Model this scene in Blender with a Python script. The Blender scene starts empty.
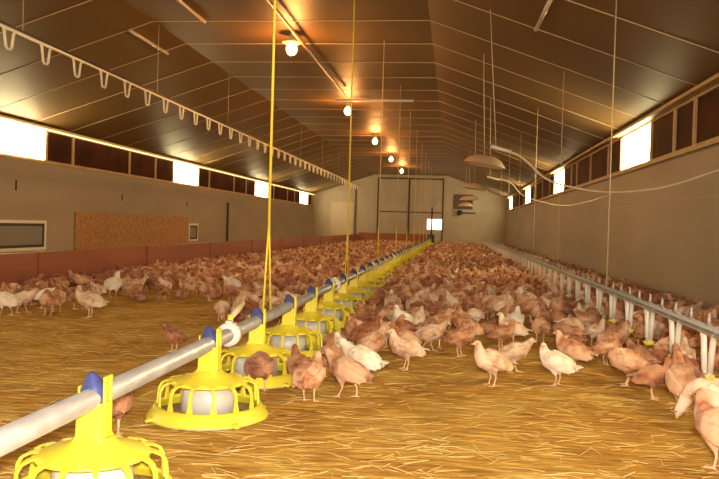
import bpy, bmesh, math, random
import numpy as np
from mathutils import Vector, Matrix
random.seed(7); rng = np.random.default_rng(7)
PI = math.pi
S = bpy.context.scene
C = S.collection

# ------------------------------------------------------------------ helpers
def tag(o, label=None, cat=None, group=None, kind=None):
    if label: o['label'] = label
    if cat: o['category'] = cat
    if group: o['group'] = group
    if kind: o['kind'] = kind
    return o

def empty(name, loc=(0, 0, 0), rz=0.0):
    o = bpy.data.objects.new(name, None); C.objects.link(o)
    o.location = loc; o.rotation_euler = (0, 0, rz); o.empty_display_size = .05
    return o

class MB:
    """collects polygons; build() links them as one mesh object"""
    def __init__(self): self.v = []; self.f = []; self.m = []; self.sm = []
    def add(self, vs, fs, mi=0, smooth=False):
        b = len(self.v); self.v += [tuple(p) for p in vs]
        for f in fs: self.f.append(tuple(b + i for i in f)); self.m.append(mi); self.sm.append(smooth)
        return self
    def box(self, x0, x1, y0, y1, z0, z1, mi=0):
        vs = [(x0,y0,z0),(x1,y0,z0),(x1,y1,z0),(x0,y1,z0),(x0,y0,z1),(x1,y0,z1),(x1,y1,z1),(x0,y1,z1)]
        return self.add(vs, [(3,2,1,0),(4,5,6,7),(0,1,5,4),(1,2,6,5),(2,3,7,6),(3,0,4,7)], mi)
    def tube(self, pts, r, n=8, mi=0, caps=True, flat=1.0, smooth=True, up=(0, 0, 1)):
        P = [Vector(p) for p in pts]; k = len(P)
        R = r if isinstance(r, (list, tuple)) else [r] * k
        vs = []; prev = None
        for i in range(k):
            t = (P[min(i+1, k-1)] - P[max(i-1, 0)]).normalized()
            if prev is None:
                a = Vector(up)
                if abs(t.dot(a)) > .95: a = Vector((1, 0, 0))
                s = t.cross(a).normalized()
            else:
                s = (prev - t * prev.dot(t)).normalized()
            prev = s; u = s.cross(t)
            for j in range(n):
                an = 2 * PI * j / n
                vs.append(P[i] + (s * math.cos(an) + u * math.sin(an) * flat) * R[i])
        fs = [(i*n+j, i*n+(j+1) % n, (i+1)*n+(j+1) % n, (i+1)*n+j) for i in range(k-1) for j in range(n)]
        if caps: fs += [tuple(range(n-1, -1, -1)), tuple((k-1)*n+j for j in range(n))]
        return self.add(vs, fs, mi, smooth)
    def lathe(self, prof, n=24, c=(0, 0, 0), mi=0, closed=False, smooth=True):
        vs = [(c[0]+r*math.cos(2*PI*j/n), c[1]+r*math.sin(2*PI*j/n), c[2]+z) for r, z in prof for j in range(n)]
        k = len(prof); rr = k if closed else k-1
        fs = [(i*n+j, i*n+(j+1) % n, ((i+1) % k)*n+(j+1) % n, ((i+1) % k)*n+j) for i in range(rr) for j in range(n)]
        return self.add(vs, fs, mi, smooth)
    def ball(self, c, r, n=10, mi=0, sz=1.0):
        prof = [(max(1e-4, r*math.sin(PI*i/n)), -r*sz*math.cos(PI*i/n)) for i in range(n+1)]
        return self.lathe(prof, n, c, mi)
    def mesh(self, name, mats):
        me = bpy.data.meshes.new(name); me.from_pydata(self.v, [], self.f)
        for m in (mats if isinstance(mats, (list, tuple)) else [mats]): me.materials.append(m)
        me.polygons.foreach_set('material_index', self.m)
        me.polygons.foreach_set('use_smooth', self.sm)
        me.update(); return me
    def build(self, name, mats, parent=None, bevel=0):
        o = bpy.data.objects.new(name, self.mesh(name, mats)); C.objects.link(o)
        if parent: o.parent = parent
        if bevel:
            b = o.modifiers.new('b', 'BEVEL'); b.width = bevel; b.segments = 2; b.limit_method = 'ANGLE'
        return o

def copy_tree(o, parent=None):
    c = o.copy(); C.objects.link(c); c.parent = parent
    for ch in KIDS.get(o, []): copy_tree(ch, c)
    return c
KIDS = {}

# ------------------------------------------------------------------ materials
def mat(name, col, rough=.6, metal=0.0, col2=None, scale=8, detail=5, stretch=(1, 1, 1), bump=0, bscale=30, emit=None, estr=0,
        lo=.35, hi=.65, trans=0, alpha=1, coord='Object', spec=.5, rand=0):
    m = bpy.data.materials.new(name); m.use_nodes = True
    nt = m.node_tree; N = nt.nodes; L = nt.links; b = N['Principled BSDF']
    b.inputs['Roughness'].default_value = rough; b.inputs['Metallic'].default_value = metal
    b.inputs['Base Color'].default_value = (*col, 1)
    b.inputs['Specular IOR Level'].default_value = spec
    b.inputs['Transmission Weight'].default_value = trans
    b.inputs['Alpha'].default_value = alpha
    tc = N.new('ShaderNodeTexCoord'); mp = N.new('ShaderNodeMapping'); mp.inputs['Scale'].default_value = stretch
    L.new(tc.outputs[coord], mp.inputs['Vector'])
    src = None
    if col2:
        nz = N.new('ShaderNodeTexNoise'); nz.inputs['Scale'].default_value = scale; nz.inputs['Detail'].default_value = detail
        L.new(mp.outputs['Vector'], nz.inputs['Vector'])
        cr = N.new('ShaderNodeValToRGB'); cr.color_ramp.elements[0].position = lo; cr.color_ramp.elements[1].position = hi
        cr.color_ramp.elements[0].color = (*col, 1); cr.color_ramp.elements[1].color = (*col2, 1)
        L.new(nz.outputs['Fac'], cr.inputs['Fac']); src = cr.outputs['Color']
    if rand:
        oi = N.new('ShaderNodeObjectInfo'); hs = N.new('ShaderNodeHueSaturation')
        mr = N.new('ShaderNodeMapRange'); mr.inputs['To Min'].default_value = 1-rand; mr.inputs['To Max'].default_value = 1+rand
        L.new(oi.outputs['Random'], mr.inputs['Value']); L.new(mr.outputs['Result'], hs.inputs['Value'])
        if src: L.new(src, hs.inputs['Color'])
        else: hs.inputs['Color'].default_value = (*col, 1)
        src = hs.outputs['Color']
    if src: L.new(src, b.inputs['Base Color'])
    if bump:
        n2 = N.new('ShaderNodeTexNoise'); n2.inputs['Scale'].default_value = bscale; n2.inputs['Detail'].default_value = 6
        L.new(mp.outputs['Vector'], n2.inputs['Vector'])
        bp = N.new('ShaderNodeBump'); bp.inputs['Strength'].default_value = bump; bp.inputs['Distance'].default_value = .02
        L.new(n2.outputs['Fac'], bp.inputs['Height']); L.new(bp.outputs['Normal'], b.inputs['Normal'])
    if emit:
        b.inputs['Emission Color'].default_value = (*emit, 1); b.inputs['Emission Strength'].default_value = estr
    return m

M = {}
M['wall'] = mat('wall_panel', (.33, .27, .20), .6, col2=(.40, .33, .25), scale=1.2, stretch=(1, .3, 1), bump=.05)
M['wall_far'] = mat('wall_far_panel', (.40, .33, .25), .6, col2=(.46, .38, .29), scale=1.5)
M['ceil'] = mat('ceiling_panel', (.150, .080, .020), .52, col2=(.105, .056, .015), scale=.5, detail=3, stretch=(1, .5, 1), bump=.04, bscale=1.5, spec=.5)
M['paledoor'] = mat('pale_door', (.52, .43, .32), .5)
M['batten'] = mat('joint_strip', (.55, .43, .27), .5)
M['wood'] = mat('pale_timber', (.56, .40, .20), .6, col2=(.44, .29, .14), scale=6, stretch=(6, .6, 6))
M['gutter'] = mat('cream_ledge', (.85, .74, .46), .4)
M['flap'] = mat('dark_red_flap', (.085, .018, .006), .6, col2=(.04, .012, .005), scale=2.5, spec=.05)
M['pane'] = mat('bright_pane', (.8, .78, .7), .5, emit=(1, .84, .44), estr=21)
M['dimpane'] = mat('small_bright_pane', (.8, .8, .75), .5, emit=(1, .93, .8), estr=2.2)
M['rust'] = mat('brown_paint', (.30, .17, .07), .5)
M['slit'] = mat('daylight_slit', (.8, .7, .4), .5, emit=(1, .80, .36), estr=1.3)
M['black'] = mat('black_metal', (.02, .017, .014), .5)
M['dark'] = mat('dark_metal', (.09, .065, .045), .5)
M['glass'] = mat('hatch_pane', (.22, .21, .19), .3)
M['white'] = mat('white_plastic', (.78, .76, .72), .4)
M['whitew'] = mat('warm_white_plastic', (.72, .60, .42), .4)
M['loop'] = mat('cream_loop', (.82, .74, .58), .4)
M['board'] = mat('red_brown_board', (.36, .11, .055), .5, col2=(.29, .085, .042), scale=2, stretch=(1, .4, 2))
M['galv'] = mat('galvanised_steel', (.40, .40, .41), .42, .55, col2=(.54, .54, .56), scale=14, stretch=(2, .6, 2), bump=.03)
M['yellow'] = mat('yellow_plastic', (.83, .72, .06), .38, spec=.5)
M['ycord'] = mat('yellow_cord', (.80, .62, .05), .5)
M['pcord'] = mat('pale_cord', (.60, .47, .28), .6)
M['blue'] = mat('blue_plastic', (.05, .065, .24), .5)
M['grey'] = mat('grey_plastic', (.62, .61, .60), .45)
M['cone'] = mat('milky_plastic', (.60, .59, .57), .35)
M['feed'] = mat('feed_meal', (.42, .30, .16), .9, col2=(.25, .16, .08), scale=80)
M['alu'] = mat('grey_rail', (.42, .42, .42), .4, .4)
M['bulb'] = mat('lit_bulb', (1, .8, .5), .3, emit=(1, .62, .20), estr=7)
M['shade'] = mat('cream_shade', (.62, .46, .30), .45, spec=.4)
M['osb'] = mat('chipboard', (.33, .16, .06), .6, col2=(.50, .27, .10), scale=14, detail=8, lo=.4, hi=.6)
M['tubeglass'] = mat('tube_glass', (.55, .45, .33), .2)
M['straw'] = mat('straw_stalk', (.78, .60, .25), .6, col2=(.60, .40, .13), scale=3)
M['skin'] = mat('bird_skin', (.78, .50, .32), .5)
M['beak'] = mat('bird_beak', (.70, .45, .22), .4)
M['comb'] = mat('bird_comb', (.62, .12, .07), .5)
M['eye'] = mat('bird_eye', (.015, .01, .01), .15)

def floor_mat():
    m = bpy.data.materials.new('litter'); m.use_nodes = True
    nt = m.node_tree; N = nt.nodes; L = nt.links; b = N['Principled BSDF']; b.inputs['Roughness'].default_value = .95
    b.inputs['Specular IOR Level'].default_value = .15
    tc = N.new('ShaderNodeTexCoord')
    def noise(sc, st, det=6, rz=0):
        mp = N.new('ShaderNodeMapping'); mp.inputs['Scale'].default_value = st; mp.inputs['Rotation'].default_value = (0, 0, rz)
        nz = N.new('ShaderNodeTexNoise'); nz.inputs['Scale'].default_value = sc; nz.inputs['Detail'].default_value = det
        nz.inputs['Roughness'].default_value = .65
        L.new(tc.outputs['Object'], mp.inputs['Vector']); L.new(mp.outputs['Vector'], nz.inputs['Vector']); return nz
    def ramp(n, stops):
        cr = N.new('ShaderNodeValToRGB'); e = cr.color_ramp.elements
        e[0].position, e[0].color = stops[0][0], (*stops[0][1], 1); e[1].position, e[1].color = stops[-1][0], (*stops[-1][1], 1)
        for p, c in stops[1:-1]:
            x = e.new(p); x.color = (*c, 1)
        L.new(n.outputs['Fac'], cr.inputs['Fac']); return cr
    a = ramp(noise(2.2, (1, 1, 1)), [(.3, (.52, .265, .055)), (.5, (.70, .415, .095)), (.7, (.82, .57, .18))])
    s1 = ramp(noise(34, (.16, 1, 1), 8, .08), [(.34, (.58, .52, .45)), (.50, (.92, .9, .86)), (.68, (1.25, 1.28, 1.2))])
    s2 = ramp(noise(30, (.2, 1, 1), 8, -.7), [(.36, (.72, .68, .62)), (.60, (1.1, 1.1, 1.05))])
    def mul(x, y):
        mx = N.new('ShaderNodeMix'); mx.data_type = 'RGBA'; mx.blend_type = 'MULTIPLY'; mx.inputs['Factor'].default_value = 1
        L.new(x, mx.inputs[6]); L.new(y, mx.inputs[7]); return mx.outputs[2]
    c = mul(mul(a.outputs['Color'], s1.outputs['Color']), s2.outputs['Color'])
    L.new(c, b.inputs['Base Color'])
    bp = N.new('ShaderNodeBump'); bp.inputs['Strength'].default_value = .7; bp.inputs['Distance'].default_value = .03
    L.new(s1.outputs['Color'], bp.inputs['Height']); L.new(bp.outputs['Normal'], b.inputs['Normal'])
    return m
M['floor'] = floor_mat()

def plumage(name, base, wing, belly, amt=.5, rand=.12):
    """feather colour: base with a wing/back patch colour and a paler belly, all in the bird's own coordinates"""
    m = bpy.data.materials.new(name); m.use_nodes = True
    nt = m.node_tree; N = nt.nodes; L = nt.links; b = N['Principled BSDF']
    b.inputs['Roughness'].default_value = .85; b.inputs['Specular IOR Level'].default_value = .2
    b.inputs['Sheen Weight'].default_value = .15
    tc = N.new('ShaderNodeTexCoord'); nz = N.new('ShaderNodeTexNoise')
    nz.inputs['Scale'].default_value = 26; nz.inputs['Detail'].default_value = 5
    oi = N.new('ShaderNodeObjectInfo'); ad = N.new('ShaderNodeVectorMath'); ad.operation = 'ADD'
    L.new(tc.outputs['Object'], ad.inputs[0]); L.new(oi.outputs['Random'], ad.inputs[1]); L.new(ad.outputs[0], nz.inputs['Vector'])
    cr = N.new('ShaderNodeValToRGB'); cr.color_ramp.elements[0].position = .5-.25*amt; cr.color_ramp.elements[1].position = .62
    cr.color_ramp.elements[0].color = (*wing, 1); cr.color_ramp.elements[1].color = (*base, 1)
    L.new(nz.outputs['Fac'], cr.inputs['Fac'])
    n2 = N.new('ShaderNodeTexNoise'); n2.inputs['Scale'].default_value = 9; L.new(ad.outputs[0], n2.inputs['Vector'])
    c2 = N.new('ShaderNodeValToRGB'); c2.color_ramp.elements[0].position = .45; c2.color_ramp.elements[1].position = .6
    mx = N.new('ShaderNodeMix'); mx.data_type = 'RGBA'
    L.new(n2.outputs['Fac'], c2.inputs['Fac']); L.new(c2.outputs['Color'], mx.inputs[0])
    L.new(cr.outputs['Color'], mx.inputs[6]); mx.inputs[7].default_value = (*belly, 1)
    hs = N.new('ShaderNodeHueSaturation'); mr = N.new('ShaderNodeMapRange')
    mr.inputs['To Min'].default_value = 1-rand; mr.inputs['To Max'].default_value = 1+rand
    L.new(oi.outputs['Random'], mr.inputs['Value']); L.new(mr.outputs['Result'], hs.inputs['Value'])
    L.new(mx.outputs[2], hs.inputs['Color']); L.new(hs.outputs['Color'], b.inputs['Base Color'])
    n3 = N.new('ShaderNodeTexNoise'); n3.inputs['Scale'].default_value = 120; L.new(tc.outputs['Object'], n3.inputs['Vector'])
    bp = N.new('ShaderNodeBump'); bp.inputs['Strength'].default_value = .6; bp.inputs['Distance'].default_value = .006
    L.new(n3.outputs['Fac'], bp.inputs['Height']); L.new(bp.outputs['Normal'], b.inputs['Normal'])
    return m
PL = {'buff': plumage('buff_feathers', (.60, .31, .17), (.34, .12, .05), (.72, .45, .29)),
      'rusty': plumage('rusty_feathers', (.38, .14, .065), (.17, .045, .018), (.50, .25, .14), .8),
      'pale': plumage('pale_feathers', (.78, .56, .40), (.55, .32, .19), (.84, .66, .52), .4),
      'white': plumage('white_feathers', (.88, .80, .68), (.80, .66, .50), (.92, .86, .78), .3)}

# ------------------------------------------------------------------ dimensions (camera stands at x=0, y=0)
XR, XL = 2.45, -6.8
H0 = .82                       # camera height
ZE, ZC, ZS = H0+1.49, H0+2.49, H0+.92    # eaves, flat ceiling, window sill
BL, BR = -3.81, -.36
YB, YF = -2.5, 36.9            # behind the camera, far wall
def ceil_z(x):
    if x < BL: return ZC-(ZC-ZE)*(BL-x)/(BL-XL)
    if x > BR: return ZC-(ZC-ZE)*(x-BR)/(XR-BR)
    return ZC
st = lambda o: tag(o, kind='structure')

# floor, ceiling, walls
g = MB(); g.box(XL-.2, XR+.2, YB-.2, YF+.2, -.1, 0); st(g.build('floor', M['floor']))
g = MB(); T = .08
prof = [(XL-.15, ZE-.05), (BL, ZC), (BR, ZC), (XR+.15, ZE-.053)]
vs = [(x, y, z+dz) for y in (YB-.2, YF+.2) for dz in (0, T) for x, z in prof]
fs = []
for i in range(3):
    fs += [(i, i+1, 8+i+1, 8+i), (4+i, 12+i, 12+i+1, 4+i+1), (i, 4+i, 4+i+1, i+1), (8+i, 8+i+1, 12+i+1, 12+i)]
fs += [(0, 8, 12, 4), (3, 7, 15, 11)]
g.add(vs, fs); st(g.build('ceiling', M['ceil']))
for nm, x0, x1 in (('wall_left', XL-.15, XL), ('wall_right', XR, XR+.15)):
    g = MB(); g.box(x0, x1, YB, YF, 0, ZS-.02); g.box(x0-.0, x1, YB, YF, ZE+.0, ZE+.01)
    st(g.build(nm, M['wall']))
def gable(y0, y1, name, m):
    g = MB(); p = [(XL-.15, 0), (XR+.15, 0), (XR+.15, ZE-.05), (BR, ZC), (BL, ZC), (XL-.15, ZE-.05)]
    vs = [(x, y, z) for y in (y0, y1) for x, z in p]
    g.add(vs, [tuple(range(6)), tuple(range(11, 5, -1))]+[(i, i+6, (i+1) % 6+6, (i+1) % 6) for i in range(6)])
    return st(g.build(name, m))
gable(YF, YF+.12, 'wall_far', M['wall_far']); gable(YB-.12, YB, 'wall_back', M['wall_far'])

# ceiling joint strips, one every 1.185 m
tn = 0
y = 9.35-1.1845*9
while y < YF-.3:
    g = MB(); w = .009; d = .005
    for (xa, xb) in ((XL, BL), (BL, BR), (BR, XR)):
        za, zb = ceil_z(xa), ceil_z(xb)
        vs = [(xx, yy, zz-dz) for (xx, zz) in ((xa, za), (xb, zb)) for yy in (y-w, y+w) for dz in (0, d)]
        g.add(vs, [(0, 2, 3, 1), (4, 5, 7, 6), (1, 3, 7, 5), (0, 1, 5, 4), (2, 6, 7, 3)])
    tn += 1; st(g.build('trim_%d' % tn, M['batten'])); y += 1.1845

# eaves ledges, sills and wall joints
def ledge(nm, m, x0, x1, z0, z1):
    st(MB().box(x0, x1, YB, YF, z0, z1).build(nm, m, bevel=.006))
ledge('trim_eaves_left', M['gutter'], XL-.01, XL+.10, ZE-.035, ZE+.005)
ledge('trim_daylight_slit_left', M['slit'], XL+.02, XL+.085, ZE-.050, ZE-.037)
ledge('trim_eaves_right', M['wood'], XR-.10, XR+.01, ZE-.035, ZE+.005)
ledge('trim_sill_left', M['wood'], XL-.06, XL+.025, ZS-.03, ZS+.005)
ledge('trim_sill_right', M['wood'], XR-.035, XR+.06, ZS-.045, ZS+.005)
ledge('trim_joint_right', M['wall_far'], XR-.006, XR, 1.20, 1.215)
ledge('trim_joint_right_upper', M['dark'], XR-.008, XR, ZS-.065, ZS-.045)

# window bands: bright panes and dark flaps between posts, 7.8 m rhythm
PER = 7.8053
wn = 0
def window(xw, side, y0, y1, bright):
    """side +1: room lies towards +x"""
    global wn
    wn += 1
    r = empty('window_%d' % wn, (xw, y0, ZS)); st(r)
    xa, xb = (-.07, -.01) if side > 0 else (.01, .07)
    h = ZE-.03-ZS; L = y1-y0
    g = MB(); p = .035
    g.box(xa, xb, 0, p, 0, h); g.box(xa, xb, L-p, L, 0, h); g.box(xa, xb, p, L-p, 0, .03); g.box(xa, xb, p, L-p, h-.03, h)
    g.build('window_frame', M['wood'], r)
    c = -.045*side
    if bright:
        MB().box(c-.004, c+.004, p, L-p, .03, h-.03).build('window_pane', M['pane'], r)
    else:
        g = MB().box(c-.012, c+.012, p, L-p, .03, h-.03)
        g.build('window_shutter', M['flap'], r)
ksL = [0, .92, 3.36, 4.79]     # post offsets in the dark stretch, after a bright pane's end
for k in range(-2, 3):
    yb = 18.16+k*PER
    if yb > -3: window(XL, 1, max(yb, YB), yb+1.91, True)
    e = yb+1.91; ends = [e+o for o in ksL]+[yb+PER]
    for a, b in zip(ends, ends[1:]):
        if a < YF-.2 and a > YB: window(XL, 1, a, min(b, YF), False)
for k in range(-1, 4):
    yb = 10.28+k*PER
    window(XR, -1, yb, yb+1.81, True)
    e = yb+1.81; ends = [e, e+.95, e+2.6, e+4.2, yb+PER-1.05, yb+PER]
    for a, b in zip(ends, ends[1:]):
        if a < YF-.2: window(XR, -1, a, min(b, YF), False)

# clips on the ledge
# far wall: door leaves, posts, pale panel
def far_door(nm, x0, x1):
    r = empty(nm, (x0, YF, 0)); st(r)
    w = x1-x0; hh = ZC-.14
    MB().box(.05, w-.05, -.03, 0, .0, hh-.04).build('door_leaf', M['wall_far'], r)
    g = MB(); g.box(0, .05, -.06, 0, 0, hh); g.box(w-.05, w, -.06, 0, 0, hh); g.box(.05, w-.05, -.05, 0, hh-.06, hh)
    g.build('door_frame', M['black'], r)
    MB().box(.07, w-.07, -.045, -.03, 1.52, 1.58).build('door_rail', M['dark'], r)
far_door('door_1', -3.66, -2.16); far_door('door_2', -2.16, -.52)
d2 = bpy.data.objects['door_2']
for s_ in (.90, 1.26): MB().box(s_, s_+.33, -.06, -.03, .76, 1.24).build('door_window', M['dimpane'], d2)
r = empty('door_3', (-5.9, YF, 0)); st(r)
MB().box(0, 1.1, -.03, 0, 0, 1.95).build('door_leaf', M['paledoor'], r)
MB().box(1.16, 1.22, -.05, 0, 0, 2.7).build('door_frame', M['dark'], r)

# left wall hatches
def hatch(nm, y0, y1, z0, z1, split=True):
    r = empty(nm, (XL, y0, z0)); st(r); L = y1-y0; h = z1-z0
    g = MB(); f = .05
    g.box(0, .03, 0, L, h-f, h); g.box(0, .03, 0, L, 0, f); g.box(0, .03, 0, f, f, h-f); g.box(0, .03, L-f, L, f, h-f)
    g.build('hatch_frame', M['white'], r)
    g = MB(); q = f+.045
    g.box(0, .02, f, L-f, h-q, h-f); g.box(0, .02, f, L-f, f, q); g.box(0, .02, f, q, q, h-q); g.box(0, .02, L-q, L-f, q, h-q)
    g.build('hatch_seal', M['black'], r)
    MB().box(0, .012, q, L-q, q, h-q).build('hatch_pane', M['glass'], r)
hatch('window_%d' % (wn+1), 9.9, 12.24, .27, .76); hatch('window_%d' % (wn+2), 19.3, 20.0, .30, .76)

o = MB().box(XL+.003, XL+.023, 13.25, 19.2, .0, .925).build('chipboard_panel', M['osb'])
tag(o, 'orange-brown chipboard panel fixed to the left wall under the window band', 'board')
for i, (yy, z0, z1) in enumerate(((11.35, 1.22, 1.38), (15.24, 1.20, 1.33), (19.16, 1.19, 1.31))):
    o = MB().box(XL, XL+.012, yy-.015, yy+.015, z0, z1).build('wall_slot', M['black'])
    tag(o, ['short dark slot in the left wall above the white-framed hatch', 'short dark slot in the left wall above the chipboard panel, near its middle',
            'short dark slot in the left wall above the far end of the chipboard panel'][i], 'slot', 'slots in the left wall')
o = MB().tube([(XL+.035, 22.7, 0), (XL+.03, 22.7, 1.40)], .03, 8).build('drain_pipe', M['dark'])
tag(o, 'dark upright pipe on the left wall beyond the small hatch', 'pipe')

# low board fence on the left
g = MB(); XB = -4.5
g.box(XB-.015, XB+.015, YB+.05, YF-.5, 0, .435)
for k in range(13): g.box(XB+.015, XB+.03, -1+3*k-.05, -1+3*k+.05, 0, .435, 0)
o = g.build('partition_board', M['board'])
o2 = MB().box(XB+.03, -1.25, YF-.55, YF-.52, 0, .52).build('cross_board', M['board'])
tag(o2, 'low red-brown board closing the flock off before the far doors', 'fence')
tag(o, 'low red-brown board fence running along the left side in front of the wall', 'fence')

# ------------------------------------------------------------------ lamps
LX, LZ = -2.17, H0+2.31
lab = ['hanging bulb lamp nearest the camera, small shallow reflector above it', 'second glowing hanging bulb along the middle of the ceiling',
       'third glowing hanging bulb along the middle of the ceiling', 'fourth glowing hanging bulb along the middle of the ceiling',
       'fifth glowing bulb, the farthest one, above the far doors']
for k in range(5):
    y = 9.95+5.38*k
    r = empty('hanging_lamp', (LX, y, LZ)); tag(r, lab[k], 'lamp', 'hanging lamps along the ceiling')
    MB().lathe([(.001, .17), (.03, .165), (.035, .10), (.045, .06), (.001, .055)], 12).build('socket', M['white'], r)
    if k == 0:
        MB().lathe([(.04, .10), (.10, .085), (.125, .055), (.12, .050), (.095, .075), (.04, .09)], 24, closed=True).build('reflector', M['whitew'], r)
    MB().lathe([(.001, -.110), (.04, -.100), (.068, -.065), (.076, -.020), (.060, .022), (.036, .050), (.026, .075)], 16).build('bulb', M['bulb'], r)
    MB().tube([(0, 0, .16), (0, 0, .19)], .006, 6).build('cord', M['pcord'], r)
    l = bpy.data.lights.new('lamp_light', 'POINT'); l.energy = 58; l.color = (1, .40, .10); l.shadow_soft_size = .07
    lo = bpy.data.objects.new('lamp_light', l); lo.location = (LX, y, LZ-.19); C.objects.link(lo)

o = MB().tube([(-2.05, -1, ZC-.10), (-2.05, 6, ZC-.10), (-2.05, 14.2, ZC-.11)], .022, 8).build('ceiling_conduit', M['rust'])
tag(o, 'slim brown conduit running under the middle of the ceiling past the nearest lamp', 'pipe')
def stick(name, a, b, r, m, label, cat, group=None):
    o = MB().tube([a, b], r, 8).build(name, m); return tag(o, label, cat, group)
stick('tie_rod', (-2.37, 14.9, ZC-.06), (-.84, 14.9, ZC-.06), .022, M['white'], 'thin pale crosswise rod under the ceiling beyond the nearest lamps', 'rod')
tg = 'unlit tubes under the ceiling'
stick('ceiling_tube', (-4.1, 9.3, ceil_z(-4.1)-.03), (-4.1, 10.6, ceil_z(-4.1)-.03), .022, M['tubeglass'], 'unlit tube on the left ceiling slope above the raised drinker line', 'tube', tg)
stick('ceiling_tube', (-3.13, 7.6, ZC-.025), (-3.13, 9.3, ZC-.025), .022, M['tubeglass'], 'unlit tube at the top edge of the picture, left of the nearest lamp', 'tube', tg)
stick('ceiling_tube', (.79, 6.9, ceil_z(.79)-.03), (.77, 8.1, ceil_z(.77)-.03), .022, M['tubeglass'], 'unlit tube at the top edge of the picture, on the right ceiling slope', 'tube', tg)

# ------------------------------------------------------------------ feed line
PX, PZ = -1.0, .310
fl = empty('feed_line', (PX, 0, 0)); tag(fl, 'long galvanised feed pipe carrying the yellow pan feeders down the house', 'pipe')
MB().tube([(0, -1.0, PZ), (0, 10, PZ), (0, 20, PZ), (0, 34.5, PZ)], .031, 20).build('pipe', M['galv'], fl)
for k in range(11):
    y = 3.42+3.15*k
    g = MB(); g.tube([(0, y-.03, PZ), (0, y-.026, PZ), (0, y+.026, PZ), (0, y+.03, PZ)], [.036, .054, .054, .036], 18)
    g.box(-.012, .012, y-.02, y+.02, PZ+.04, PZ+.062)
    tag(g.build('coupling', M['white'], fl), 'white pipe coupling')
MB().box(-.16, .16, 34.5, 34.9, .12, .55).build('hopper', M['dark'], fl, bevel=.02)
MB().tube([(.02, 34.7, .5), (.02, 34.7, 1.75)], .035, 8).build('drop_tube', M['black'], fl)

def make_feeder():
    r = empty('pan_feeder')
    parts = []
    # bottom pan
    g = MB(); g.lathe([(.001, .002), (.232, .002), (.243, .008), (.238, .012), (.215, .012), (.001, .012)], 36)
    parts.append(g.build('pan', M['grey'], r))
    g = MB(); g.lathe([(.001, .045), (.06, .042), (.14, .034), (.215, .022)], 24); parts.append(g.build('feed', M['feed'], r))
    # milky inner cone
    g = MB(); g.lathe([(.118, .03), (.113, .09), (.104, .138), (.08, .152), (.07, .150), (.096, .132), (.105, .09), (.110, .03)], 28, closed=True)
    parts.append(g.build('feed_cone', M['cone'], r))
    # grill: flange, ribs, shoulder
    g = MB()
    g.lathe([(.254, .012), (.250, .020), (.232, .044), (.220, .062), (.209, .062), (.222, .042), (.242, .018), (.248, .010)], 48, closed=True)
    for k in range(4):     # corner lugs on the flange
        a = PI/4+k*PI/2; ca, sa = math.cos(a), math.sin(a)
        g.tube([(.235*ca, .235*sa, .022), (.272*ca, .272*sa, .014)], [.02, .012], 6, flat=.5)
    n = 14
    for k in range(n):
        a = 2*PI*(k+.5)/n; ca, sa = math.cos(a), math.sin(a)
        pr = [(.208, .056), (.207, .095), (.204, .124), (.193, .144), (.172, .155), (.145, .160)]
        vs = []; wd = [.014, .006, .006, .0065, .010, .020]
        for (rr, z), w in zip(pr, wd):
            for s, t in ((-1, -.004), (1, -.004), (1, .004), (-1, .004)):
                x = (rr+t)*ca-s*w*sa; y = (rr+t)*sa+s*w*ca; vs.append((x, y, z+t*.5))
        fs = [(i*4+j, i*4+(j+1) % 4, (i+1)*4+(j+1) % 4, (i+1)*4+j) for i in range(len(pr)-1) for j in range(4)]
        fs += [(3, 2, 1, 0), tuple(4*(len(pr)-1)+j for j in range(4))]
        g.add(vs, fs)
    g.lathe([(.162, .151), (.145, .160), (.10, .172), (.070, .184), (.052, .20), (.044, .20), (.060, .180), (.085, .166), (.110, .160), (.140, .152), (.157, .145)], 40, closed=True)
    parts.append(g.build('grill', M['yellow'], r))
    # square tower with slotted plate towards the aisle
    g = MB()
    v4 = [(sx*w_, sy*w2, z_) for z_, w_, w2 in ((.170, .062, .062), (.188, .046, .046), (.21, .037, .040), (.30, .035, .040)) for sx, sy in ((-1, -1), (1, -1), (1, 1), (-1, 1))]
    g.add(v4, [(i*4+j, i*4+(j+1) % 4, (i+1)*4+(j+1) % 4, (i+1)*4+j) for i in range(3) for j in range(4)]+[(12, 13, 14, 15)])
    for z0_, z1_, y0_, y1_ in ((.20, .30, -.024, .024), (.30, .365, -.024, -.010), (.30, .365, .010, .024), (.355, .375, -.024, .024)):
        g.box(.034, .044, y0_, y1_, z0_, z1_)
    g.box(-.041, -.035, -.022, .022, .29, .345)
    parts.append(g.build('tower', M['yellow'], r, bevel=.003))
    # blue saddle cap over the pipe
    g = MB()
    v4 = [(cx+sx*w_, cy+sy*w2, z_) for z_, w_, w2, cx, cy in ((.300, .037, .040, 0, 0), (.336, .034, .038, 0, 0), (.350, .029, .030, 0, 0), (.366, .020, .020, -.004, -.004), (.380, .011, .011, -.006, -.006), (.385, .004, .004, -.006, -.006)) for sx, sy in ((-1, -.5), (-.5, -1), (.5, -1), (1, -.5), (1, .5), (.5, 1), (-.5, 1), (-1, .5))]
    g.add(v4, [(i*8+j, i*8+(j+1) % 8, (i+1)*8+(j+1) % 8, (i+1)*8+j) for i in range(5) for j in range(8)]+[tuple(40+j for j in range(8))], smooth=True)
    parts.append(g.build('saddle_cap', M['blue'], r))
    KIDS[r] = parts
    return r
f0 = make_feeder()
ys = [2.09, 3.14, 3.925, 4.72, 5.47, 6.26]
while ys[-1] < 33.6: ys.append(ys[-1]+.79)
FN = ['pan feeder nearest the camera, cut off by the bottom edge', 'second pan feeder from the camera, standing clear on bare litter',
      'third pan feeder from the camera, a bird peeking out beside it', 'fourth pan feeder from the camera', 'fifth pan feeder from the camera', 'sixth pan feeder from the camera']
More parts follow.
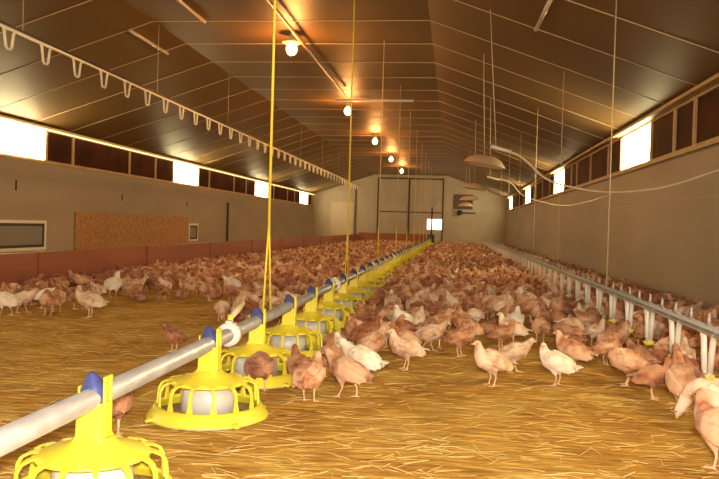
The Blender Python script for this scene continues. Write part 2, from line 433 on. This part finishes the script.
for i, y in enumerate(ys):
    o = f0 if i == 0 else copy_tree(f0)
    o.location = (PX, y, 0); o.rotation_euler.z = [.08, -.1, .3, .1][i % 4]*.4
    tag(o, 'yellow plastic '+(FN[i] if i < 6 else 'pan feeder in the far receding row beyond the sixth'), 'feeder', 'yellow pan feeders' if i < 6 else 'far pan feeders')

# stray valve on the pipe
g = empty('pipe_valve', (PX-.055, 3.62, .30)); tag(g, 'small yellow and white valve beside the feed pipe behind the second feeder', 'valve')
MB().tube([(0, 0, .03), (0, .0, .075)], [.018, .012], 8).build('tap', M['yellow'], g)
MB().tube([(0, .01, .06), (0, .12, .085), (0, .22, .11)], [.012, .016, .013], 10).build('nozzle', M['whitew'], g)
MB().tube([(.03, 0, .02), (0, 0, .02), (0, .10, .02)], .008, 8).build('bracket', M['white'], g)

# yellow suspension cords
cl = ['nearest yellow suspension cord, thick, splitting in two above the third feeder', 'second yellow suspension cord of the feed line', 'third suspension cord of the feed line', 'fourth suspension cord of the feed line']
for k in range(10):
    y = [4.13, 7.30, 10.35, 13.6][k] if k < 4 else 13.6+3.1*(k-3)
    r = empty('suspension_cord', (PX, y, PZ)); zt = ceil_z(PX)-PZ
    MB().tube([(0, 0, .50), (0, 0, zt)], .0075 if k < 2 else .006, 6).build('cord', M['ycord'] if k < 2 else M['pcord'], r)
    g = MB()
    for s in (-1, 1): g.tube([(0, 0, .50), (.0, s*.03, .36), (0, s*.085, .03)], .006, 6)
    g.build('bridle', M['ycord'], r)
    tag(r, cl[k] if k < 4 else 'thin suspension cord over the far end of the feed line', 'cord', 'feed line cords' if k < 4 else 'far feed line cords')

# ------------------------------------------------------------------ drinker lines
def u_arm(flip=1, cup=None):
    g = MB()
    pts = [(0, -.115, -.010), (0, -.088, -.018), (0, -.070, -.045), (0, -.058, -.10), (0, -.044, -.165 if flip < 0 else -.20)]
    zb = -.165 if flip < 0 else -.20
    pts2 = [(x, -y, z) for x, y, z in pts[::-1]]
    for P in (pts, pts2): g.tube(P, .0125 if flip < 0 else .015, 8)
    g.tube([(0, -.044, zb), (0, -.024, zb-.018), (0, .024, zb-.018), (0, .044, zb)], .0115, 8)
    return g.mesh('drinker_arm', M['white'] if flip > 0 else M['loop'])
def drinker(x, z, y0, y1, step, label, raised):
    r = empty('drinker_line', (x, y0, z)); tag(r, label, 'drinker line')
    L = y1-y0
    MB().tube([(0, 0, .012), (0, L, .012)], .016, 8).build('rail', M['dark'] if raised else M['alu'], r)
    g = MB().box(-.014, .014, 0, L, -.020, -.004); g.build('water_pipe', M['loop'] if raised else M['alu'], r)
    me = u_arm(-1 if raised else 1)
    cm = MB(); cm.lathe([(.001, -.245), (.028, -.24), (.036, -.215), (.031, -.215), (.022, -.232), (.001, -.234)], 14)
    cme = cm.mesh('cup', M['yellow'] if not raised else M['whitew'])
    sp = MB(); sp.tube([(0, 0, .02), (0, 0, .055), (0, 0, .085)], [.013, .008, .005], 6)
    sp.tube([(0, -.05, .022), (0, 0, .034), (0, .05, .022)], .006, 6)
    sme = sp.mesh('spike', M['alu'])
    n = int(L/step)
    for k in range(n):
        a = bpy.data.objects.new('arm', me); C.objects.link(a); a.parent = r; a.location = (0, .12+k*step, 0)
        if not raised and k < 22:
            c = bpy.data.objects.new('cup', cme); C.objects.link(c); c.parent = a; c.location = (0, 0, 0)
        if not raised and k < 45:
            for q in (0, .5):
                c = bpy.data.objects.new('spike', sme); C.objects.link(c); c.parent = r; c.location = (0, .12+(k+q)*step, 0)
    return r
DLINE = drinker(1.25, .36, 1.55, 35.0, .57, 'grey drinker rail with white looped arms standing low along the right side', False)
RLINE = drinker(-3.8, 2.42, 4.87, 31.0, .60, 'dark drinker rail with hanging pale loops raised up under the left ceiling', True)
for y in (6.5, 9.5, 12.4, 15.4, 18.4, 21.4):
    MB().tube([(0, y-1.55, .02), (0, y-1.55, ceil_z(1.25)-.36)], .0055, 6).build('suspension_cord', M['pcord'], DLINE)
for k in range(8):
    y = 6.4+3.1*k
    MB().tube([(0, y-4.87, .02), (0, y-4.87, ceil_z(-3.8)-2.42)], .003, 6).build('suspension_cord', M['pcord'], RLINE)

# ------------------------------------------------------------------ brooder shades, hoses
for k in range(4):
    y = 10+6*k; r = empty('brooder_shade', (.36 if k == 0 else .40, y, H0+.82))
    MB().lathe([(.27, 0), (.262, .02), (.20, .085), (.13, .115), (.03, .125), (.001, .125), (.001, .118), (.12, .108), (.19, .078), (.25, .015), (.262, 0)], 32).build('shade', M['shade'], r).rotation_euler = (0, [.16, .14, -.05, 0][k], 0)
    MB().lathe([(.001, .03), (.05, .03), (.06, .06), (.05, .105), (.001, .105)], 14).build('burner', M['dark'], r).rotation_euler = (0, [.16, .14, -.05, 0][k], 0)
    MB().tube([(0, 0, .12), (-.05 if k == 0 else -.02, 0, ceil_z(.38)-H0-.82)], .006, 6).build('cord', M['pcord'], r)
    r.rotation_euler = (0, 0, 0)
    tag(r, ['nearest round cream brooder shade hanging right of the middle', 'second round brooder shade, behind and below the nearest one',
            'third brooder shade, dark against the far wall', 'farthest brooder shade, small against the far wall'][k], 'heater', 'hanging brooder shades')
def smooth_path(P, n=8):
    P = [Vector(p) for p in P]; out = []
    for i in range(len(P)-1):
        p0 = P[max(i-1, 0)]; p1 = P[i]; p2 = P[i+1]; p3 = P[min(i+2, len(P)-1)]
        for j in range(n):
            t = j/n; out.append(.5*((2*p1)+(p2-p0)*t+(2*p0-5*p1+4*p2-p3)*t*t+(3*p1-p0-3*p2+p3)*t**3))
    out.append(P[-1]); return out
h1 = [(.40, 8.0, .83), (.65, 8.0, .75), (.90, 8.0, .54), (1.15, 8.0, .456), (1.54, 7.95, .41), (2.0, 7.8, .46), (2.43, 7.5, .62)]
h2 = [(.57, 13, .86), (.90, 13, .79), (1.14, 13, .57), (1.70, 12.9, .43), (2.1, 12.7, .49), (2.43, 12.5, .62)]
for k, (h, yy) in enumerate(((h1, 8.0), (h2, 13.0))):
    P = [(x, y, z+H0) for x, y, z in h]
    r = empty('gas_hose', P[0])
    q = [(x-P[0][0], y-P[0][1], z-P[0][2]) for x, y, z in P]
    MB().tube(smooth_path(q), .010, 8).build('hose', M['whitew'], r)
    MB().tube([(-.05, 0, .02), (.10, 0, -.02), (.16, 0, -.03)], [.018, .018, .012], 8).build('regulator', M['white'], r)
    MB().tube([(0, 0, .02), (-.10 if k == 0 else -.03, 0, ceil_z(.35)-P[0][2])], .005, 6).build('cord', M['pcord'], r)
    tag(r, ['long white hose sagging across to the right wall, the nearer one', 'shorter white hose sagging to the right wall, the farther one'][k], 'hose', 'white gas hoses')

# ------------------------------------------------------------------ far end fittings
r = empty('wall_fan', (.25, YF, 1.58)); tag(r, 'dark round motor on a bracket on the far wall right of the doors', 'fan')
MB().tube([(0, 0, 0), (0, -.20, 0)], .13, 16).build('motor', M['black'], r)
MB().box(.1, .75, -.06, 0, -.03, .03).build('bracket', M['black'], r)
o = MB().box(-.05, .85, YF-.045, YF-.005, 1.75, 2.45).build('shutter_board', M['dark'])
tag(o, 'brown square board on the far wall above the round motor', 'board')

# ------------------------------------------------------------------ birds
def make_bird(pose):
    g = MB(); dz = 0
    tilt = 0
    body = [(-.118, .172, .012, .008), (-.098, .165, .032, .022), (-.066, .150, .052, .044), (-.025, .139, .064, .059),
            (.018, .138, .064, .062), (.055, .150, .052, .054)]
    if pose == 'alert': neck = [(.074, 0, .174, .037), (.082, 0, .194, .027), (.086, 0, .211, .0215), (.092, 0, .226, .0205), (.103, 0, .229, .0165), (.112, 0, .227, .009)]
    elif pose == 'walk': neck = [(.078, 0, .168, .037), (.096, 0, .186, .027), (.108, 0, .199, .021), (.119, 0, .210, .0205), (.130, 0, .211, .0165), (.139, 0, .207, .009)]
    elif pose == 'peck': neck = [(.082, 0, .140, .040), (.106, 0, .112, .028), (.120, 0, .084, .021), (.130, 0, .062, .0205), (.136, 0, .048, .0165), (.139, 0, .037, .009)]
    elif pose == 'turn': neck = [(.074, .004, .172, .037), (.080, .012, .192, .027), (.078, .020, .208, .0215), (.076, .029, .222, .0205), (.070, .040, .225, .0165), (.066, .049, .222, .009)]
    elif pose == 'sit': neck = [(.074, 0, .170, .037), (.079, 0, .184, .028), (.082, 0, .196, .022), (.089, 0, .207, .0205), (.100, 0, .209, .0165), (.109, 0, .206, .009)]
    elif pose == 'preen': neck = [(.072, .004, .168, .037), (.072, .022, .184, .028), (.060, .040, .194, .022), (.042, .052, .191, .0205), (.030, .058, .186, .0165), (.022, .062, .180, .009)]
    n = 16
    rings = [((x, 0, z), w, h) for x, z, w, h in body]+[((x, y, z), q, q) for x, y, z, q in neck]
    P = [Vector(c) for c, _, _ in rings]; vs = []
    for i, (c, w, h) in enumerate(rings):
        t = (P[min(i+1, len(P)-1)]-P[max(i-1, 0)]).normalized()
        s = Vector((0, 1, 0)); s = (s-t*s.dot(t))
        s = s.normalized() if s.length > .3 else Vector((1, 0, 0))
        u = t.cross(s)
        for j in range(n):
            a = 2*PI*j/n; vs.append(P[i]+s*math.cos(a)*w+u*math.sin(a)*h)
    k = len(rings)
    fs = [(i*n+j, i*n+(j+1) % n, (i+1)*n+(j+1) % n, (i+1)*n+j) for i in range(k-1) for j in range(n)]+[tuple(range(n-1, -1, -1)), tuple((k-1)*n+j for j in range(n))]
    g.add(vs, fs, 0, True)
    # wings
    for s in (-1, 1):
        g.tube([(.045, s*.053, .152), (.02, s*.063, .148), (-.03, s*.065, .143), (-.072, s*.053, .145), (-.110, s*.032, .150), (-.130, s*.022, .152)],
               [.016, .034, .037, .028, .016, .005], 10, flat=.38, up=(0, 1, 0))
        # lower wing feathers
        g.tube([(-.02, s*.058, .128), (-.07, s*.048, .130), (-.125, s*.026, .142)], [.014, .012, .005], 6, flat=.45, up=(0, 1, 0))
    # tail feathers
    for q in (-2, -1, 0, 1, 2):
        g.tube([(-.10, q*.006, .166), (-.135, q*.010, .178), (-.165, q*.014, .186-abs(q)*.003)], [.012, .011, .006], 6, flat=.4)
    # thighs
    if pose != 'sit':
        for s in (-1, 1):
            st_ = .018*s if pose == 'walk' else 0
            g.tube([(.0, s*.028, .115), (.008+st_, s*.030, .088), (st_-.002, s*.029, .066)], [.03, .022, .010], 10)
            g.tube([(st_-.002, s*.029, .068), (st_*1.4-.006, s*.029, .048), (st_*2.0+.004, s*.028, .008)], [.0075, .0055, .005], 8)
            for an in (-.5, 0, .5):
                fx, fy = st_*2+.004, s*.028
                g.tube([(fx, fy, .007), (fx+.022*math.cos(an), fy+.022*math.sin(an), .006), (fx+.038*math.cos(an), fy+.038*math.sin(an), .003)], [.0052, .0042, .0025], 6)
            g.tube([(st_*2+.004, s*.028, .008), (st_*2-.014, s*.028, .004)], [.0045, .003], 6)
    # ragged feathers on the body
    rr = random.Random(5)
    for q in range(46):
        a = rr.uniform(-1.9, 1.9)+PI/2; x = rr.uniform(-.085, .05)
        w = .062*math.sqrt(max(.05, 1-((x+.01)/.120)**2))
        c = Vector((x, math.cos(a)*w, .141+math.sin(a)*w*.93))
        o_ = Vector((0, math.cos(a), math.sin(a)))
        g.tube([c-o_*.004+Vector((.018, 0, 0)), c+o_*.001, c+o_*.004-Vector((.024, 0, .004))], [.008, .010, .003], 5, flat=.6)
    # beak and comb
    a, b = Vector(neck[-2][:3]), Vector(neck[-1][:3]); d = (b-a).normalized()
    bk = (b-d*.004, b+d*.010, b+d*.020)
    g.tube(bk, [.0085, .006, .002], 8)
    hd = Vector(neck[3][:3])
    upv = Vector((0, 0, 1)) if pose not in ('peck',) else Vector((.8, 0, .4)).normalized()
    g.tube([hd+upv*.018-d*.004, hd+upv*.021+d*.006, hd+upv*.014+d*.016], [.003, .004, .003], 6)
    return g, dict(b=b, d=d, hd=hd, upv=upv, neck=neck)

def remeshed(pose, voxel, ratio=None):
    g, inf = make_bird(pose)
    tmp = bpy.data.objects.new('t', g.mesh('t', PL['buff'])); C.objects.link(tmp)
    m = tmp.modifiers.new('r', 'REMESH'); m.mode = 'VOXEL'; m.voxel_size = voxel; m.use_smooth_shade = True
    if ratio:
        d = tmp.modifiers.new('d', 'DECIMATE'); d.ratio = ratio
    else:
        s = tmp.modifiers.new('s', 'SMOOTH'); s.factor = .5; s.iterations = 3
    dg = bpy.context.evaluated_depsgraph_get(); dg.update()
    me = bpy.data.meshes.new_from_object(tmp.evaluated_get(dg)); bpy.data.objects.remove(tmp)
    me.materials.clear()
    for mm in (PL['buff'], M['skin'], M['beak'], M['comb'], M['eye']): me.materials.append(mm)
    nv = len(me.vertices); co = np.empty(nv*3); me.vertices.foreach_get('co', co); co = co.reshape(-1, 3)
    if pose != 'peck' or True:      # young birds carry a low, short tail
        k_ = np.clip(.02-co[:, 0], 0, None)*np.clip((co[:, 2]-.075)/.04, 0, 1)
        co[:, 2] -= k_*(.34 if pose in ('alert', 'turn', 'walk') else .15)
        t_ = co[:, 0] < -.06; co[t_, 0] = -.06+(co[t_, 0]+.06)*.78
    if pose == 'sit': co[:, 2] -= .078
    off = Vector((0, 0, -.078 if pose == 'sit' else 0))
    me.vertices.foreach_set('co', co.ravel())
    b = np.array(inf['b']+off); d = np.array(inf['d']); hd = np.array(inf['hd']+off); up = np.array(inf['upv'])
    idx = np.zeros(len(me.polygons), int)
    for p in me.polygons:
        c = np.array(p.center)
        if pose != 'sit' and c[2] < .066 and c[0] < .09: idx[p.index] = 1
        q = c-b
        if q@d > .0015 and np.linalg.norm(q) < .03: idx[p.index] = 2
        q = c-hd
        if q@up > .0195 and np.linalg.norm(q) < .032: idx[p.index] = 3
        q = c-b
    me.polygons.foreach_set('material_index', idx)
    me.polygons.foreach_set('use_smooth', [True]*len(me.polygons)); me.update()
    if not ratio:       # eyes
        bm = bmesh.new(); bm.from_mesh(me)
        sd = Vector(d).cross(Vector(up)).normalized()
        for s in (-1, 1):
            c = Vector(hd)+Vector(d)*.008+Vector(up)*.004+sd*s*.0165
            r_ = bmesh.ops.create_icosphere(bm, subdivisions=1, radius=.0042, matrix=Matrix.Translation(c))
            fset = {f for v in r_['verts'] for f in v.link_faces}
            for f in fset: f.material_index = 4; f.smooth = True
        bm.to_mesh(me); bm.free()
    me.name = 'chicken_'+pose
    return me
POSES = ['alert', 'walk', 'peck', 'turn', 'sit', 'preen']
HI = {p: remeshed(p, .0042) for p in POSES}
LO = {p: remeshed(p, .009, .16) for p in POSES}

F_, YAW, PIT, ROL = 774., .1207, .0174, .0289
def ground(x, y, z=0.0):
    """where the photographed feet stand on the floor"""
    x -= 359.5; y -= 239.5; c, s = math.cos(ROL), math.sin(ROL)
    a = x*c+y*s; u = x*s-y*c
    yy = F_*math.cos(PIT)+u*math.sin(PIT); zz = -F_*math.sin(PIT)+u*math.cos(PIT)
    X = a*math.cos(YAW)-yy*math.sin(YAW); Y = a*math.sin(YAW)+yy*math.cos(YAW)
    t = (H0-z)/-zz; return X*t, Y*t

def bird(x, y, head, pose, pl, sc, label, group=None, z=0):
    o = bpy.data.objects.new('chicken', HI[pose]); C.objects.link(o)
    o.location = (x, y, z); o.rotation_euler = (0, 0, head); sc *= .90; o.scale = (sc, sc, sc)
    o.material_slots[0].link = 'OBJECT'; o.material_slots[0].material = PL[pl]
    tag(o, label, 'chicken', group); return o
taken = []
D = math.radians
FG = [  # feet pixel, heading (deg: 0 = to the right, 90 = away, 180 = left), pose, plumage, scale, label
 (309, 402, 75, 'alert', 'buff', 1.02, 'buff young hen seen from behind just right of the third feeder'),
 (348, 398, 158, 'walk', 'buff', 1.10, 'buff young hen with raised neck walking left in front of the white one'),
 (362, 384, 165, 'walk', 'white', 1.12, 'bright white young hen facing left in the middle of the litter'),
 (330, 378, 100, 'alert', 'rusty', 1.0, 'rusty young hen behind the walking pair, close to the feed line'),
 (299, 388, 120, 'alert', 'rusty', .95, 'rusty brown young hen squeezed between third and fourth feeders'),
 (406, 370, 200, 'alert', 'pale', 1.08, 'pale young hen with upright neck facing left, right of the white one'),
 (428, 352, 0, 'walk', 'pale', 1.05, 'pale young hen stretching to the right behind the upright pale one'),
 (388, 348, 150, 'turn', 'pale', 1.0, 'pale pinkish young hen standing behind the white hen'),
 (492, 386, 205, 'alert', 'pale', 1.10, 'plump cream young hen facing left, front of the middle pair'),
 (512, 373, 10, 'walk', 'pale', 1.0, 'cream young hen facing right, behind the plump cream one'),
 (557, 386, 150, 'turn', 'white', 1.05, 'whitish young hen standing alone on open litter, head turned'),
 (573, 373, 160, 'alert', 'buff', 1.10, 'buff young hen with tall neck just behind the lone whitish one'),
 (540, 342, 95, 'alert', 'buff', 1.0, 'orange-buff young hen at the flock edge above the lone whitish hen'),
 (627, 386, 172, 'preen', 'buff', 1.12, 'buff young hen preening left of the drinker rail'),
 (641, 378, 120, 'walk', 'rusty', 1.02, 'brown young hen just behind the preening one'),
 (654, 368, 30, 'sit', 'rusty', 1.1, 'dark rusty hen hunched beside the drinker arm with the yellow cup'),
 (684, 414, 95, 'alert', 'buff', 1.25, 'tall buff young hen seen from behind by the nearest drinker arms'),
 (681, 392, 95, 'alert', 'rusty', 1.1, 'rusty young hen partly hidden behind the tall buff one'),
 (710, 402, 170, 'sit', 'white', 1.15, 'white young hen at the right picture edge under the drinker rail'),
 (712, 432, 140, 'peck', 'pale', 1.2, 'cream young hen leaning down at the right picture edge'),
 (721, 470, 120, 'alert', 'buff', 1.2, 'orange young hen cut off by the right picture edge, nearest of all'),
 (174, 352, 160, 'turn', 'rusty', .85, 'small reddish young hen alone on the litter left of the feed pipe'),
 (110, 437, 110, 'peck', 'rusty', 1.15, 'rusty hen crouching behind the nearest feeder, under the pipe'),
 (259, 392, 100, 'peck', 'rusty', 1.05, 'rust and white hen poking out between second and third feeders'),
 (6, 316, 180, 'walk', 'white', 1.12, 'white young hen at the left picture edge'),
 (22, 313, 10, 'walk', 'pale', 1.05, 'pale young hen next to the white one at the left picture edge'),
 (46, 309, 0, 'walk', 'white', 1.05, 'whitish young hen, third from the left picture edge'),
 (90, 318, 185, 'turn', 'pale', 1.25, 'large pink-buff young hen standing out in front of the left flock'),
 (113, 298, 90, 'alert', 'white', 1.25, 'white-breasted young hen standing tall by the red-brown fence'),
 (134, 297, 30, 'walk', 'pale', 1.1, 'pale young hen just right of the tall white-breasted one'),
]
for px, py, hd, pose, pl, sc, lb in FG:
    x, y = ground(px, py); bird(x, y, D(hd), pose, pl, sc, lb); taken.append((x, y))

# open litter the flock keeps clear of, and the flock itself
def edge_right(x):            # nearest flock limit (y) right of the feed line
    if x < -.4: return 4.5
    if x < .1: return 4.6-.0*x
    if x < .75: return 5.3
    if x < 1.0: return 4.7
    return 3.9
def edge_left(x):
    if x < -3.3: return 6.3
    if x < -2.6: return 7.6
    if x < -1.9: return 7.4
    return 6.1
cand = []
taken_np = list(taken)
cell = {}
def ok(x, y, dmin):
    i, j = int(x/.25), int(y/.25)
    for a in range(i-2, i+3):
        for b in range(j-2, j+3):
            for (u, v) in cell.get((a, b), ()):
                if (u-x)**2+(v-y)**2 < dmin*dmin: return False
    return True
for t in taken: cell.setdefault((int(t[0]/.25), int(t[1]/.25)), []).append(t)
def noise2(x, y): return math.sin(x*2.1+.7)*math.cos(y*1.3+.4)+.6*math.sin(x*4.7+y*2.9)
pts = []
for _ in range(90000):
    x = random.uniform(XB+.17, XR-.17); y = random.uniform(3.8, YF-.95)
    if abs(x-PX) < .30 and not (abs(x-PX) > .22 and y > 9): continue
    e = (edge_right(x) if x > PX else edge_left(x))+.35*noise2(x*1.7, y)
    if y < e: continue
    if abs(x-1.25) < .08 and y < 14: continue
    near = y-e
    dm = .17+.02*noise2(x, y)
    if near < 2.2: dm = .21+.07*max(0, noise2(x*2, y*1.5+1))
    if ok(x, y, dm):
        cell.setdefault((int(x/.25), int(y/.25)), []).append((x, y)); pts.append((x, y))
# visible first, nearest first
def inview(x, y):
    c, s = math.cos(YAW), math.sin(YAW); X = x*c+y*s; Y = -x*s+y*c
    return abs(X/Y)*F_ < 366
vis = [p for p in pts if inview(*p)]
vis.sort(key=lambda p: p[0]**2+p[1]**2)
NI = 300-len(FG)
nearb, farb = vis[:NI], vis[NI:]
def pick():
    return (random.choices(POSES, [30, 26, 16, 12, 10, 6])[0], random.choices(['buff', 'rusty', 'pale', 'white'], [38, 42, 17, 3])[0])
PT = {'alert': 'standing', 'walk': 'stepping', 'peck': 'pecking', 'turn': 'looking aside', 'sit': 'sitting', 'preen': 'preening'}
PN = {'buff': 'buff', 'rusty': 'rusty', 'pale': 'pale', 'white': 'white'}
for x, y in nearb:
    po, pl = pick()
    if x < PX-2.2: zone = 'flock by the red-brown fence'
    elif x < PX: zone = 'flock behind the feed line'
    elif x < .2: zone = 'flock right of the feeders'
    elif x < 1.17: zone = 'flock left of the drinker rail'
    else: zone = 'flock behind the drinker rail'
    band = 'at the front of' if y < 6.6 else 'in the middle of' if y < 8 else 'deep in'
    lb = '%s young hen %s %s the %s' % (PN[pl], PT[po], band, zone)
    bird(x, y, random.uniform(0, 2*PI), po, pl, random.uniform(.92, 1.12), ' '.join(lb.split()).replace(' ,', ','), '%s young hens %s %s the %s' % (PN[pl], PT[po], band, zone))

# the rest of the flock, merged
VS, FS, MI, base = [], [], [], 0
data = {}
for p, me in LO.items():
    v = np.array([w.co[:] for w in me.vertices]); f = [tuple(q.vertices) for q in me.polygons]; m = [q.material_index for q in me.polygons]
    data[p] = (v, f, m)
pls = ['buff', 'rusty', 'pale', 'white']
for x, y in farb:
    po, pl = pick(); v, f, m = data[po]
    if pl in ('pale', 'white') and random.random() < .45: pl = 'rusty'
    a = random.uniform(0, 2*PI); s = random.uniform(.84, 1.02); c_, s_ = math.cos(a)*s, math.sin(a)*s
    w = np.stack([v[:, 0]*c_-v[:, 1]*s_+x, v[:, 0]*s_+v[:, 1]*c_+y, v[:, 2]*s], 1)
    VS.append(w); pi = pls.index(pl)
    FS += [tuple(base+i for i in q) for q in f]; MI += [pi if q == 0 else 3+q for q in m]; base += len(v)
me = bpy.data.meshes.new('flock'); me.from_pydata(np.concatenate(VS).tolist(), [], FS)
for mm in [PL[k] for k in pls]+[M['skin'], M['beak'], M['comb'], M['eye']]: me.materials.append(mm)
me.polygons.foreach_set('material_index', MI); me.polygons.foreach_set('use_smooth', [True]*len(FS)); me.update()
o = bpy.data.objects.new('chicken_flock', me); C.objects.link(o)
tag(o, 'dense mass of buff and rusty young hens filling the far length of the house', 'chickens', kind='stuff')
print('flock', len(vis), len(farb), base)

# ------------------------------------------------------------------ straw on the litter
g = MB()
for _ in range(5200):
    y = 1.4+7.5*random.random()**1.7; x = random.uniform(-.62*y-.6, .40*y+.4)
    if x < XB+.1 or x > XR-.1: continue
    a = random.gauss(0, .4) if random.random() < .8 else random.uniform(0, PI); L = random.uniform(.02, .10)*(2.2 if random.random() < .06 else 1); w = random.uniform(.0005, .0011)
    z = random.uniform(.001, .012); dz = random.uniform(-.006, .010)
    ca, sa = math.cos(a), math.sin(a); dx, dy = ca*L/2, sa*L/2; nx, ny = -sa*w, ca*w
    z0, z1 = max(.0008, z-dz), max(.0008, z+dz)
    A = (x-dx, y-dy, z0); B = (x+dx, y+dy, z1)
    vs = [(A[0]+nx, A[1]+ny, A[2]), (A[0]-nx, A[1]-ny, A[2]), (A[0], A[1], A[2]+1.6*w), (B[0]+nx, B[1]+ny, B[2]), (B[0]-nx, B[1]-ny, B[2]), (B[0], B[1], B[2]+1.6*w)]
    g.add(vs, [(0, 1, 4, 3), (1, 2, 5, 4), (2, 0, 3, 5), (0, 2, 1), (3, 4, 5)])
tag(g.build('straw', M['straw']), 'loose pale straw stalks strewn over the golden litter', 'straw', kind='stuff')

# ------------------------------------------------------------------ light
w = bpy.data.worlds.new('world'); S.world = w; w.use_nodes = True
w.node_tree.nodes['Background'].inputs['Color'].default_value = (1, .95, .85, 1); w.node_tree.nodes['Background'].inputs['Strength'].default_value = .6
fl_ = bpy.data.lights.new('camera_flash', 'POINT'); fl_.energy = 470; fl_.color = (1, .88, .70); fl_.shadow_soft_size = .05
fo = bpy.data.objects.new('camera_flash', fl_); fo.location = (.06, -.12, H0+.13); C.objects.link(fo)

# ------------------------------------------------------------------ camera
cam = bpy.data.cameras.new('camera'); co = bpy.data.objects.new('camera', cam); C.objects.link(co)
cam.sensor_width = 36; cam.lens = 36*F_/719; cam.clip_start = .02; cam.clip_end = 200
fwd = Vector((-math.sin(YAW)*math.cos(PIT), math.cos(YAW)*math.cos(PIT), -math.sin(PIT)))
right = Vector((math.cos(YAW), math.sin(YAW), 0)); up = right.cross(fwd)
# picture content turned clockwise by ROL: the camera is turned the other way
r2 = right*math.cos(ROL)+up*math.sin(ROL); u2 = -right*math.sin(ROL)+up*math.cos(ROL)
co.matrix_world = Matrix(((r2.x, u2.x, -fwd.x, 0), (r2.y, u2.y, -fwd.y, 0), (r2.z, u2.z, -fwd.z, H0), (0, 0, 0, 1)))
S.camera = co
S.view_settings.view_transform = 'Standard'; S.view_settings.look = 'None'; S.view_settings.gamma = 1
S.view_settings.use_curve_mapping = False
S.view_settings.exposure = 0.45
S.cycles.use_denoising = True
S.cycles.max_bounces = 8; S.cycles.diffuse_bounces = 5
S.cycles.sample_clamp_indirect = 6
